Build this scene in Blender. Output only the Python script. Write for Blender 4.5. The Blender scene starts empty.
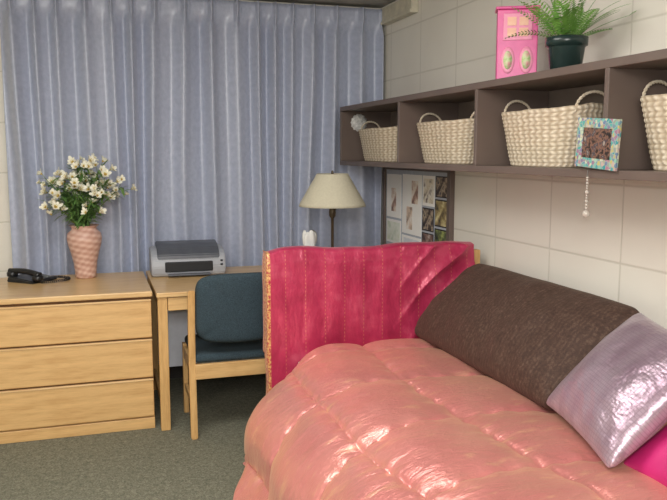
import bpy, bmesh, math, random
from mathutils import Vector, Matrix, noise
random.seed(7)
SC = bpy.context.scene
COL = SC.collection
try:
    SC.view_settings.view_transform = 'Standard'
except Exception:
    pass
pi = math.pi

# ---------------------------------------------------------------- helpers
def lin(c):
    r = []
    for v in c[:3]:
        v = v / 255.0
        r.append(v / 12.92 if v <= 0.04045 else ((v + 0.055) / 1.055) ** 2.4)
    return (r[0], r[1], r[2], 1.0)

class NT:
    def __init__(s, name):
        s.m = bpy.data.materials.new(name)
        s.m.use_nodes = True
        s.t = s.m.node_tree
        s.b = s.t.nodes['Principled BSDF']
    def n(s, typ, **kw):
        nd = s.t.nodes.new(typ)
        for k, v in kw.items():
            setattr(nd, k, v)
        return nd
    def l(s, a, b):
        s.t.links.new(a, b)
    def math(s, op, a, b=None, c=None):
        nd = s.n('ShaderNodeMath', operation=op)
        for i, v in enumerate((a, b, c)):
            if v is None: continue
            if isinstance(v, (int, float)): nd.inputs[i].default_value = v
            else: s.l(v, nd.inputs[i])
        return nd.outputs[0]
    def ramp(s, fac, stops):
        nd = s.n('ShaderNodeValToRGB')
        e = nd.color_ramp.elements
        while len(e) > 1: e.remove(e[0])
        e[0].position = stops[0][0]; e[0].color = lin(stops[0][1])
        for p, c in stops[1:]:
            x = e.new(p); x.color = lin(c)
        s.l(fac, nd.inputs[0])
        return nd.outputs[0]
    def mix(s, fac, a, b):
        nd = s.n('ShaderNodeMix', data_type='RGBA')
        if isinstance(fac, (int, float)): nd.inputs[0].default_value = fac
        else: s.l(fac, nd.inputs[0])
        for i, v in ((6, a), (7, b)):
            if isinstance(v, tuple): nd.inputs[i].default_value = lin(v)
            else: s.l(v, nd.inputs[i])
        return nd.outputs[2]
    def coord(s, kind='Object', scale=(1, 1, 1)):
        tc = s.n('ShaderNodeTexCoord')
        mp = s.n('ShaderNodeMapping')
        mp.inputs['Scale'].default_value = scale
        s.l(tc.outputs[kind], mp.inputs[0])
        return mp.outputs[0]
    def noise(s, vec, scale, detail=3.0, rough=0.5):
        nd = s.n('ShaderNodeTexNoise')
        nd.inputs['Scale'].default_value = scale
        nd.inputs['Detail'].default_value = detail
        nd.inputs['Roughness'].default_value = rough
        s.l(vec, nd.inputs['Vector'])
        return nd.outputs['Fac']
    def bump(s, h, strength=0.3, dist=0.01):
        nd = s.n('ShaderNodeBump')
        nd.inputs['Strength'].default_value = strength
        nd.inputs['Distance'].default_value = dist
        s.l(h, nd.inputs['Height'])
        s.l(nd.outputs[0], s.b.inputs['Normal'])
    def sep(s, vec):
        nd = s.n('ShaderNodeSeparateXYZ'); s.l(vec, nd.inputs[0]); return nd.outputs
    def base(s, col):
        if isinstance(col, tuple): s.b.inputs['Base Color'].default_value = lin(col)
        else: s.l(col, s.b.inputs['Base Color'])
    def set(s, **kw):
        for k, v in kw.items():
            s.b.inputs[k.replace('_', ' ')].default_value = v

def simple(name, c1, c2=None, rough=0.5, scale=20, bump=0.0, metal=0.0, dist=0.003):
    t = NT(name)
    v = t.coord()
    f = t.noise(v, scale)
    c2 = c2 or tuple(max(0, x * 0.88) for x in c1)
    t.base(t.ramp(f, [(0.3, c2), (0.7, c1)]))
    t.set(Roughness=rough, Metallic=metal)
    if bump: t.bump(f, bump, dist)
    return t.m

def wood(name, light, dark, scale=(1, 14, 14), rough=0.42):
    t = NT(name)
    v = t.coord(scale=scale)
    f = t.noise(v, 3.0, 6, 0.6)
    g = t.noise(v, 14.0, 3, 0.6)
    s = t.math('ADD', t.math('MULTIPLY', f, 0.7), t.math('MULTIPLY', g, 0.3))
    t.base(t.ramp(s, [(0.35, dark), (0.52, light), (0.7, tuple(min(255, x * 1.06) for x in light))]))
    t.set(Roughness=rough)
    t.bump(g, 0.08, 0.002)
    return t.m

def new_obj(name, me, mat=None, parent=None, smooth=False):
    ob = bpy.data.objects.new(name, me)
    COL.objects.link(ob)
    if mat:
        for m in (mat if isinstance(mat, (list, tuple)) else [mat]):
            me.materials.append(m)
    if parent: ob.parent = parent
    if smooth:
        for p in me.polygons: p.use_smooth = True
    return ob

def mesh(name, verts, faces, mat=None, parent=None, smooth=False, uvs=None):
    me = bpy.data.meshes.new(name)
    me.from_pydata([tuple(v) for v in verts], [], faces)
    if uvs:
        ul = me.uv_layers.new(name='UVMap')
        for lp in me.loops:
            ul.data[lp.index].uv = uvs[lp.vertex_index]
    me.validate(); me.update()
    return new_obj(name, me, mat, parent, smooth)

def root(name, loc, label, category, rot=0.0, **kw):
    e = bpy.data.objects.new(name, None)
    e.empty_display_size = 0.05
    COL.objects.link(e)
    e.location = loc
    e.rotation_euler = (0, 0, rot)
    e['label'] = label; e['category'] = category
    for k, v in kw.items(): e[k] = v
    return e

def tag(o, label, category, **kw):
    o['label'] = label; o['category'] = category
    for k, v in kw.items(): o[k] = v
    return o

def bbox_bm(bm, lo, hi, bevel=0.0, seg=2, mi=0):
    r = bmesh.ops.create_cube(bm, size=1.0)
    vs = r['verts']
    for v in vs:
        v.co = Vector([lo[i] + (v.co[i] + 0.5) * (hi[i] - lo[i]) for i in range(3)])
    if bevel:
        es = list({e for v in vs for e in v.link_edges})
        bmesh.ops.bevel(bm, geom=es, offset=bevel, segments=seg, affect='EDGES', profile=0.5)

def box(name, lo, hi, mat, parent=None, bevel=0.004, seg=2, loc=None):
    """box spanning lo..hi in parent space; origin at its centre"""
    c = Vector([(lo[i] + hi[i]) / 2 for i in range(3)])
    bm = bmesh.new()
    bbox_bm(bm, [lo[i] - c[i] for i in range(3)], [hi[i] - c[i] for i in range(3)], bevel, seg)
    me = bpy.data.meshes.new(name); bm.to_mesh(me); bm.free()
    ob = new_obj(name, me, mat, parent)
    ob.location = c
    return ob

def boxes(name, lst, mat, parent=None, bevel=0.004):
    bm = bmesh.new()
    for lo, hi in lst: bbox_bm(bm, lo, hi, bevel)
    me = bpy.data.meshes.new(name); bm.to_mesh(me); bm.free()
    return new_obj(name, me, mat, parent)

def lathe(name, prof, mat, parent=None, n=48, sx=1, sy=1, fn=None, smooth=True):
    V = []; F = []
    for j, (r, z) in enumerate(prof):
        for i in range(n):
            a = 2 * pi * i / n
            rr = r
            if fn: rr = fn(r, z, a, j)
            V.append((rr * math.cos(a) * sx, rr * math.sin(a) * sy, z))
    for j in range(len(prof) - 1):
        for i in range(n):
            k = (i + 1) % n
            F.append((j * n + i, j * n + k, (j + 1) * n + k, (j + 1) * n + i))
    if prof[0][0] > 1e-4: F.append(tuple(reversed(range(n))))
    if prof[-1][0] > 1e-4: F.append(tuple((len(prof) - 1) * n + i for i in range(n)))
    return mesh(name, V, F, mat, parent, smooth)

def tube_geo(pts, rad, n=8):
    V = []; F = []
    pts = [Vector(p) for p in pts]
    up = Vector((0.13, 0.21, 1)).normalized()
    for j, p in enumerate(pts):
        d = (pts[min(j + 1, len(pts) - 1)] - pts[max(j - 1, 0)]).normalized()
        a = d.cross(up)
        if a.length < 1e-3: a = d.cross(Vector((1, 0, 0)))
        a.normalize(); b = d.cross(a).normalized()
        r = rad[j] if isinstance(rad, (list, tuple)) else rad
        for i in range(n):
            t = 2 * pi * i / n
            V.append(p + a * math.cos(t) * r + b * math.sin(t) * r)
    for j in range(len(pts) - 1):
        for i in range(n):
            k = (i + 1) % n
            F.append((j * n + i, j * n + k, (j + 1) * n + k, (j + 1) * n + i))
    F.append(tuple(reversed(range(n)))); F.append(tuple((len(pts) - 1) * n + i for i in range(n)))
    return V, F

def tube(name, pts, rad, mat, parent=None, n=10):
    V, F = tube_geo(pts, rad, n)
    return mesh(name, V, F, mat, parent, True)

def catmull(P, t):
    n = len(P) - 1
    s = min(max(t, 0), 1) * n
    i = min(int(s), n - 1); f = s - i
    p0 = P[max(i - 1, 0)]; p1 = P[i]; p2 = P[i + 1]; p3 = P[min(i + 2, n)]
    return tuple(0.5 * ((2 * p1[k]) + (-p0[k] + p2[k]) * f + (2 * p0[k] - 5 * p1[k] + 4 * p2[k] - p3[k]) * f * f + (-p0[k] + 3 * p1[k] - 3 * p2[k] + p3[k]) * f ** 3) for k in range(len(p1)))

def sstep(a, b, x):
    t = min(max((x - a) / (b - a), 0), 1)
    return t * t * (3 - 2 * t)

# ---------------------------------------------------------------- materials
def block_wall(name, axis, c0, colA=(232, 228, 216), colB=(227, 222, 210)):
    t = NT(name)
    g = t.n('ShaderNodeNewGeometry').outputs['Position']
    s = t.sep(g)
    h = s[axis]; z = s[2]
    dh = t.math('PINGPONG', t.math('ADD', h, 20 * 0.475 - c0), 0.2375)
    dz = t.math('PINGPONG', t.math('ADD', z, 20 * 0.30 - 1.065), 0.15)
    d = t.math('MINIMUM', dh, dz)
    mr = t.n('ShaderNodeMapRange'); mr.interpolation_type = 'SMOOTHSTEP'
    mr.inputs['From Min'].default_value = 0.000; mr.inputs['From Max'].default_value = 0.008
    t.l(d, mr.inputs['Value'])
    f = t.noise(g, 60, 3)
    big = t.noise(g, 2.5, 2)
    body = t.ramp(big, [(0.3, colB), (0.7, colA)])
    t.base(t.mix(mr.outputs[0], (208, 203, 190), body))  # shadow lines along the joints put into the paint colour
    hh = t.math('ADD', mr.outputs[0], t.math('MULTIPLY', f, 0.12))
    t.bump(hh, 0.25, 0.004)
    t.set(Roughness=0.45)
    return t.m

M = {}
M['wr'] = block_wall('painted_block_side', 1, 2.417)
M['wb'] = block_wall('painted_block_end', 0, 0.1)
M['ceil'] = simple('ceiling_paint', (178, 175, 167), rough=0.9, scale=8)
t = NT('carpet')
v = t.coord('Object')
f = t.noise(v, 150, 4, 0.75); g = t.noise(v, 40, 3, .6)
s = t.math('ADD', t.math('MULTIPLY', f, 0.75), t.math('MULTIPLY', g, 0.25))
t.base(t.ramp(s, [(0.38, (88, 89, 75)), (0.5, (116, 116, 99)), (0.62, (147, 146, 127))]))
t.set(Roughness=1.0); t.bump(f, 0.5, 0.008); M['carpet'] = t.m

M['oak'] = wood('honey_oak', (216, 177, 120), (199, 155, 99), (1.2, 12, 12))
M['oakv'] = wood('honey_oak_upright', (212, 171, 112), (192, 148, 91), (12, 12, 1.2))
M['oaktop'] = wood('honey_oak_top', (218, 183, 130), (204, 162, 108), (1.2, 14, 14), 0.3)
M['gap'] = simple('drawer_gap_shade', (110, 76, 44), rough=0.8)
M['taupe'] = simple('taupe_laminate', (106, 92, 84), (98, 84, 77), rough=0.45, scale=6)
M['taupeb'] = simple('taupe_back_panel', (130, 118, 108), (122, 109, 100), rough=0.5, scale=6)

# curtain fabric
t = NT('blue_grey_curtain_cloth')
v = t.coord('UV', (1, 1, 1))
g = t.noise(t.coord('UV', (1.0, .7, 1)), 45, 4, .6)
t.base(t.ramp(g, [(0.34, (166, 174, 194)), (0.5, (173, 181, 201)), (0.66, (181, 188, 207))]))
t.set(Roughness=0.36); t.b.inputs['Sheen Weight'].default_value = 0.2
t.b.inputs['Specular IOR Level'].default_value = .7
t.bump(g, 0.06, 0.003); M['curt'] = t.m

# ---------------------------------------------------------------- room
def structure(o, ):
    o['kind'] = 'structure'; return o
XW, YB, ZC = 1.92, 5.00, 2.46
XL, YF = -1.9, -1.2
def slab(name, lo, hi, mat):
    return structure(box(name, lo, hi, mat, bevel=0))
slab('floor', (XL - .1, YF - .1, -.1), (XW + .1, YB + .1, 0), M['carpet'])
slab('ceiling', (XL - .1, YF - .1, ZC), (XW + .1, YB + .1, ZC + .1), M['ceil'])
slab('wall_back', (XL, YB, 0), (XW, YB + .1, ZC), M['wb'])
slab('wall_right', (XW, YF, 0), (XW + .1, YB + .1, ZC), M['wr'])
slab('wall_left', (XL - .1, YF, 0), (XL, YB + .1, ZC), M['wr'])
slab('wall_front', (XL, YF - .1, 0), (XW, YF, ZC), M['wb'])
M['trim'] = simple('trim_paint', (214, 208, 186), rough=0.5)
M['bbd'] = simple('dark_baseboard', (58, 52, 46), rough=0.6)
slab('baseboard_back', (XL, YB - .012, 0), (XW, YB, .10), M['bbd'])
slab('baseboard_right', (XW - .012, YF, 0), (XW, YB - .012, .10), M['bbd'])
structure(boxes('trim_1', [((XW - .045, 4.36, 2.34), (XW, 4.85, 2.43)), ((XW - .055, 4.36, 2.325), (XW, 4.85, 2.345))], M['trim'], bevel=.004))

# ---------------------------------------------------------------- curtain
def make_curtain():
    x0, x1, z0, z1 = -0.475, 1.895, 0.14, 2.435
    nx, nz = 680, 80
    PW = 0.145
    V = []; F = []; U = []
    for j in range(nz + 1):
        z = z0 + (z1 - z0) * j / nz
        for i in range(nx + 1):
            x = x0 + (x1 - x0) * i / nx
            w = noise.noise(Vector((x * 2.6, z * 0.20, 1.7)))
            w2 = noise.noise(Vector((x * 5.0, z * 0.40, 5.1)))
            low = 1 - sstep(.8, 2.3, z)
            ph0 = 2 * pi * (x / PW) + 3.4 * noise.noise(Vector((x * 2.6, 0, 1.7)))
            ph = ph0 + (.4 + 2.0 * low) * w + (.2 + 1.2 * low) * w2
            amp = 0.033 + 0.028 * noise.noise(Vector((x * 5, z * .4, 9)))
            c = math.cos(ph)
            y = 4.900 - amp * (c + 0.24 * math.cos(2 * ph + 1.0))
            hd = sstep(2.26, 2.36, z)
            cc_ = max(0, math.cos(ph0))
            y2 = 4.905 - 0.044 * cc_ ** 4 - 0.008 * cc_ * math.cos(5 * ph0)
            pin = math.exp(-((z - 2.31) / .03) ** 2) * .012
            y = y * (1 - hd) + y2 * hd + pin * cc_
            V.append((x, y, z)); U.append((x, z))
    for j in range(nz):
        for i in range(nx):
            a = j * (nx + 1) + i
            F.append((a, a + 1, a + nx + 2, a + nx + 1))
    ob = mesh('curtain', V, F, M['curt'], None, True, U)
    m = ob.modifiers.new('thick', 'SOLIDIFY'); m.thickness = 0.003
    tag(ob, 'blue-grey pleated floor-length curtain drawn across the window wall', 'curtain')
make_curtain()

# ---------------------------------------------------------------- dresser
def make_dresser():
    X0, X1, Y0, Y1, H = -0.66, 0.285, 4.08, 4.80, 0.757
    r = root('dresser', ((X0 + X1) / 2, (Y0 + Y1) / 2, 0), 'wide honey oak dresser with three drawers beside the desk', 'dresser')
    w = (X1 - X0) / 2; d = (Y1 - Y0) / 2
    boxes('body', [((-w + .005, -d + .022, .05), (w - .005, d - .005, H - .03)),
                   ((-w + .02, -d + .03, 0), (w - .02, d - .02, .05))], M['oakv'], r, .002)
    box('plinth', (-w + .006, -d + .006, 0.0), (w - .006, -d + .03, .062), M['oak'], r, .003)
    box('top_panel', (-w, -d - .004, H - .03), (w, d, H), M['oaktop'], r, .006)
    zs = [0.070, 0.288, 0.506, 0.722]
    for k in range(3):
        a, b = zs[k], zs[k + 1] - .014
        dr = box('drawer', (-w + .008, -d, a), (w - .008, -d + .02, b), M['oak'], r, .006, 3)
        zc = (a + b) / 2
        lip = box('handle', (-w + .008, -.016, b - zc - .004), (w - .008, .004, b - zc + .006), M['oaktop'], dr, .003)
    box('gap_shade_sheet', (-w + .006, -d + .016, .07), (w - .006, -d + .021, H - .03), M['gap'], r, 0)  # dark sheet behind the drawers, paints the shade in their gaps
make_dresser()

# ---------------------------------------------------------------- desk
M['panel'] = simple('pale_wall_standin', (232, 236, 246), (224, 228, 238), rough=.6)
def make_desk():
    X0, X1, Y0, Y1, H = 0.300, 1.60, 4.02, 4.82, 0.757
    r = root('desk', ((X0 + X1) / 2, (Y0 + Y1) / 2, 0), 'honey oak writing desk with square legs and shallow drawer', 'desk')
    w = (X1 - X0) / 2; d = (Y1 - Y0) / 2
    box('top_panel', (-w, -d - .01, H - .026), (w, d, H), M['oaktop'], r, .005)
    for sx in (-1, 1):
        for sy in (-1, 1):
            cx = sx * (w - .032); cy = sy * (d - .03)
            box('leg', (cx - .025, cy - .025, 0), (cx + .025, cy + .025, H - .026), M['oakv'], r, .004)
    box('drawer', (-w + .06, -d + .008, .655), (w - .06, -d + .028, .726), M['oak'], r, .004)
    boxes('frame_rail', [((-w + .057, -d + .03, .66), (w - .057, -d + .045, .731)),
                   ((-w + .02, -d + .055, .66), (-w + .045, d - .055, .731)), ((w - .045, -d + .055, .66), (w - .02, d - .055, .731)),
                   ((-w + .02, -d + .055, .10), (-w + .04, d - .055, .14)), ((w - .04, -d + .055, .10), (w - .02, d - .055, .14))], M['oak'], r, .003)
    box('back_panel', (-w + .058, d - .26, .20), (w - .058, d - .242, .731), M['panel'], r, .002)  # added pale sheet standing in for the bright wall behind, no desk part
make_desk()

# ---------------------------------------------------------------- chair
t = NT('teal_navy_upholstery')
v = t.coord()
f = t.noise(v, 220, 3)
t.base(t.ramp(f, [(0.35, (40, 54, 62)), (0.65, (60, 78, 87))])); t.set(Roughness=0.95); t.bump(f, .3, .003)
M['navy'] = t.m
def make_chair():
    r = root('desk_chair', (0.715, 4.08, 0), 'oak-framed desk chair with dark teal-blue fabric seat and back', 'chair')
    hw = .255
    for sx in (-1, 1):
        pts = [(-.215, 0), (-.195, .25), (-.185, .42), (-.195, .60), (-.225, .79)]
        bm = bmesh.new(); prev = None
        for (y, z) in pts:
            ring = [bm.verts.new((sx * (hw - .002) + dx, y + dy, z)) for dx, dy in ((-.017, -.02), (.017, -.02), (.017, .02), (-.017, .02))]
            if prev:
                for i in range(4): bm.faces.new((prev[i], prev[(i + 1) % 4], ring[(i + 1) % 4], ring[i]))
            else: bm.faces.new(ring[::-1])
            prev = ring
        bm.faces.new(prev)
        bmesh.ops.bevel(bm, geom=bm.edges[:], offset=.005, segments=2, affect='EDGES')
        me = bpy.data.meshes.new('leg'); bm.to_mesh(me); bm.free()
        new_obj('leg', me, M['oakv'], r)
        box('leg', (sx * (hw - .012) - .014, .20, 0), (sx * (hw - .012) + .014, .24, .41), M['oakv'], r, .004)
        box('side_rail', (sx * (hw - .012) - .011, -.168, .325), (sx * (hw - .012) + .011, .20, .395), M['oak'], r, .004)
        box('stretcher', (sx * (hw - .012) - .009, -.18, .15), (sx * (hw - .012) + .009, .20, .18), M['oak'], r, .003)
    box('rear_rail', (-hw + .014, -.215, .315), (hw - .014, -.190, .395), M['oak'], r, .004)
    box('front_rail', (-hw + .014, .21, .325), (hw - .014, .23, .395), M['oak'], r, .004)
    s = box('seat', (-.24, -.20, .397), (.24, .27, .445), M['navy'], r, .02, 4)
    for p in s.data.polygons: p.use_smooth = True
    nx, nz = 40, 32; V = []; F = []
    z0, z1 = .505, .878
    W = .236
    for side in (0, 1):
        for j in range(nz + 1):
            tt = -1 + 2 * j / nz
            for i in range(nx + 1):
                uu = -1 + 2 * i / nx
                mm = max(abs(tt), abs(uu))
                q = 1.0 if mm < 1e-4 else (abs(tt) ** 6 + abs(uu) ** 6) ** (1 / 6) / mm
                x = W * uu / q
                zc = (z0 + z1) / 2 + (z1 - z0) / 2 * tt / q * (1 - 0.06 * uu * uu)
                th = .024 * max(0, (1 - abs(uu) ** 8) * (1 - abs(tt) ** 8)) ** .45
                yc = -.200 - .045 * ((zc - z0) / (z1 - z0)) - .040 * (1 - uu * uu)
                V.append((x, yc + (-th if side == 0 else th * .7), zc))
    N = (nx + 1) * (nz + 1)
    for side in (0, 1):
        for j in range(nz):
            for i in range(nx):
                a = side * N + j * (nx + 1) + i
                q = (a, a + 1, a + nx + 2, a + nx + 1)
                F.append(q if side == 0 else q[::-1])
    b = mesh('backrest', V, F, M['navy'], r, True)
    bm = bmesh.new(); bm.from_mesh(b.data); bmesh.ops.remove_doubles(bm, verts=bm.verts[:], dist=.0005); bm.to_mesh(b.data); bm.free()
make_chair()

# ---------------------------------------------------------------- vase and flowers
t = NT('beige_pink_ceramic')
v = t.coord('Object')
s = t.sep(v)
ang = t.math('ARCTAN2', s[1], s[0])
st = t.math('SINE', t.math('ADD', t.math('MULTIPLY', s[2], 190), t.math('MULTIPLY', ang, 3)))
st2 = t.math('SINE', t.math('ADD', t.math('MULTIPLY', s[2], -150), t.math('MULTIPLY', ang, 11)))
h = t.math('ADD', t.math('MULTIPLY', st, .8), t.math('MULTIPLY', st2, .4))
nn = t.noise(v, 30, 3)
hh = t.math('ADD', h, t.math('MULTIPLY', nn, 2.2))
mr = t.n('ShaderNodeMapRange'); mr.inputs['From Min'].default_value = -0.6; mr.inputs['From Max'].default_value = 2.6
t.l(hh, mr.inputs['Value'])
t.base(t.ramp(mr.outputs[0], [(0.1, (184, 140, 124)), (0.5, (204, 164, 148)), (0.9, (222, 190, 174))]))
t.set(Roughness=0.45); t.bump(mr.outputs[0], .35, .005); M['vase'] = t.m
VX, VY, VZ = -0.053, 4.655, .757
vr = [(0.001, 0), (.052, 0), (.060, .006), (.060, .03), (.066, .09), (.080, .15), (.094, .20), (.099, .235), (.094, .262), (.074, .282), (.068, .292), (.078, .305), (.086, .310), (.080, .308), (.064, .290), (.082, .24), (.065, .12), (.045, .02), (.001, .015)]
vo = lathe('vase', vr, M['vase'], None, 64)
vo.location = (VX, VY, VZ)
tag(vo, 'textured beige-pink ceramic vase holding white lilies on the dresser', 'vase')

M['stem'] = simple('green_stem', (110, 146, 74), (86, 118, 58), rough=.5)
M['leaf'] = simple('lily_leaf', (130, 164, 92), (84, 124, 64), rough=.45, scale=25)
M['petal'] = simple('white_petal', (246, 244, 232), (230, 230, 208), rough=.5, scale=60)
M['pollen'] = simple('yellow_flower_centre', (226, 206, 120), (190, 160, 80), rough=.6)

def blossom_mesh(kind):
    V = []; F = []; MI = []
    for k in range(6):
        a = k * pi / 3 + kind
        L = (.040 if k % 2 else .036) * random.uniform(.9, 1.1); Wd = .013 if k % 2 else .010
        ca, sa = math.cos(a), math.sin(a)
        prof = [(0, 0, .003), (.3, .42, .7), (.62, .80, 1.0), (.85, .98, .7), (1.0, 1.0, .05)]
        st = len(V)
        for (t_, zz, ww) in prof:
            rr = L * t_ * .9; z = L * zz * (.9 + .1 * kind)
            for sgn in (-1, 0, 1):
                x = rr; y = sgn * Wd * ww
                V.append((x * ca - y * sa, x * sa + y * ca, z - (.003 if sgn == 0 else 0)))
        for j in range(len(prof) - 1):
            for i in range(2):
                b = st + j * 3 + i
                F.append((b, b + 1, b + 4, b + 3)); MI.append(0 if j > 0 else 1)
    for k in range(5):
        a = k * 2 * pi / 5
        v_, f_ = tube_geo([(0, 0, .002), (.006 * math.cos(a), .006 * math.sin(a), .018), (.010 * math.cos(a), .010 * math.sin(a), .034)], [.0008, .0008, .0016], 4)
        o = len(V); V += [tuple(q) for q in v_]; F += [tuple(i + o for i in q) for q in f_]; MI += [1] * len(f_)
    me = bpy.data.meshes.new('blossom'); me.from_pydata([tuple(q) for q in V], [], F)
    me.materials.append(M['petal']); me.materials.append(M['pollen'])
    for p, m_ in zip(me.polygons, MI): p.material_index = m_; p.use_smooth = True
    me.update()
    return me
bl = [blossom_mesh(0.0), blossom_mesh(0.4), blossom_mesh(1.0)]

def leaf_geo(p, d, up, L, W, droop):
    V = []; F = []
    side = d.cross(up)
    if side.length < 1e-3: side = Vector((1, 0, 0))
    side.normalize()
    n = 6
    for j in range(n + 1):
        t_ = j / n
        c = p + d * L * t_ + Vector((0, 0, -droop * t_ * t_))
        w = W * math.sin(pi * (t_ * .93 + .05)) ** .8
        V += [c - side * w, c + Vector((0, 0, -w * .25)), c + side * w]
    for j in range(n):
        for i in range(2):
            b = j * 3 + i; F.append((b, b + 1, b + 4, b + 3))
    return V, F

random.seed(33)
NS = 24
for k in range(NS):
    az = 2 * pi * k / NS * 2.4 + random.uniform(-.3, .3)
    spread = (0.03 + 0.20 * ((k * 0.618) % 1.0))
    hgt = random.uniform(.27, .385) - spread * .85 + .04
    e = root('lily_stem', (VX - .01, VY, VZ + .30), 'white lily stem with narrow green leaves in the vase', 'flower', group='white lilies in the vase')
    tip = Vector((math.cos(az) * spread * 1.08, math.sin(az) * spread * .5 - .02, hgt))
    base = Vector((math.cos(az) * .03, math.sin(az) * .03, -.22))
    P = [tuple(base), (math.cos(az) * .036, math.sin(az) * .036, 0.0), tuple(Vector((tip.x * .55, tip.y * .55, tip.z * .6))), tuple(tip)]
    pts = [catmull(P, q / 12) for q in range(13)]
    SV, SF = tube_geo(pts, [.0032] * 11 + [.0026, .002], 6)
    SV = list(SV); LV = []; LF = []
    nb = 5
    for b in range(nb):
        ba = b * 2 * pi / nb + random.uniform(-.4, .4)
        bp = tip + Vector((math.cos(ba) * random.uniform(.02, .065), math.sin(ba) * random.uniform(.02, .045), random.uniform(-.08, .045)))
        st0 = Vector(pts[11])
        v_, f_ = tube_geo([st0, (st0 + bp) / 2 + Vector((0, 0, -.005)), bp], .0016, 5)
        o = len(SV); SV += list(v_); SF += [tuple(i + o for i in q) for q in f_]
        bo = bpy.data.objects.new('blossom', bl[(k + b) % 3]); COL.objects.link(bo); bo.parent = e
        bo.location = bp
        dirv = Vector((math.cos(ba) * .8 + tip.x * 1.5, math.sin(ba) * .7 - .55, .6)).normalized()
        bo.rotation_mode = 'QUATERNION'; bo.rotation_quaternion = dirv.to_track_quat('Z', 'Y')
        sc = random.uniform(.55, .92); bo.scale = (sc, sc, sc)
    for q in range(30):
        tt = random.uniform(.36, 1.0)
        p = Vector(catmull(P, tt))
        la = random.uniform(0, 2 * pi)
        d = Vector((math.cos(la), math.sin(la) * .8, random.uniform(-.1, .9))).normalized()
        v_, f_ = leaf_geo(p, d, Vector((0, 0, 1)), random.uniform(.05, .10), random.uniform(.006, .011), random.uniform(.01, .05))
        o = len(LV); LV += v_; LF += [tuple(i + o for i in g_) for g_ in f_]
    mesh('stem', SV, SF, M['stem'], e, True)
    mesh('foliage', LV, LF, M['leaf'], e, True)

# ---------------------------------------------------------------- telephone
M['blk'] = simple('black_plastic', (30, 32, 34), (22, 23, 25), rough=.32)
M['key'] = simple('grey_keys', (120, 124, 126), rough=.5)
def make_phone():
    r = root('telephone', (-.345, 4.63, .757), 'black corded desk telephone on the dresser', 'telephone', rot=.85)
    bm = bmesh.new()
    vs = [(-.10, -.10, 0), (.10, -.10, 0), (.10, .10, 0), (-.10, .10, 0), (-.095, -.09, .015), (.095, -.09, .015), (.095, .09, .034), (-.095, .09, .034)]
    b = [bm.verts.new(q) for q in vs]
    for f in ((3, 2, 1, 0), (4, 5, 6, 7), (0, 1, 5, 4), (1, 2, 6, 5), (2, 3, 7, 6), (3, 0, 4, 7)): bm.faces.new([b[i] for i in f])
    bmesh.ops.bevel(bm, geom=bm.edges[:], offset=.007, segments=3, affect='EDGES')
    me = bpy.data.meshes.new('base'); bm.to_mesh(me); bm.free(); new_obj('base', me, M['blk'], r)
    ks = []
    for i in range(3):
        for j in range(4):
            x = .015 + i * .026; y = -.06 + j * .026; z = .015 + (y + .09) / .18 * .019
            ks.append(((x - .009, y - .008, z - .002), (x + .009, y + .008, z + .004)))
    boxes('keypad', ks, M['key'], r, .002)
    P = [(-.055, -.105, .042), (-.055, -.07, .054), (-.055, 0, .062), (-.055, .07, .060), (-.055, .105, .052)]
    pts = [catmull(P, q / 16) for q in range(17)]
    rad = [.016 + .007 * (abs(q - 8) / 8) ** 3 for q in range(17)]
    h = tube('handset', pts, rad, M['blk'], r, 14)
    for sy, zz in ((-1, .034), (1, .045)):
        pr = [(.001, -.018), (.026, -.018), (.030, -.012), (.030, .004), (.024, .011), (.001, .011)]
        o = lathe('earpiece' if sy > 0 else 'mouthpiece', pr, M['blk'], h, 24); o.location = (-.055, sy * .095, zz)
    c = []
    for i in range(260):
        tt = i / 259
        bx, by = catmull([(-.06, -.12), (-.02, -.17), (.06, -.19), (.12, -.16), (.13, -.08), (.10, -.04)], tt)
        a = tt * 2 * pi * 34
        c.append((bx, by + .006 * math.cos(a), .009 + .006 * math.sin(a)))
    tube('cord', c, .0024, M['blk'], r, 5)
make_phone()

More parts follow.
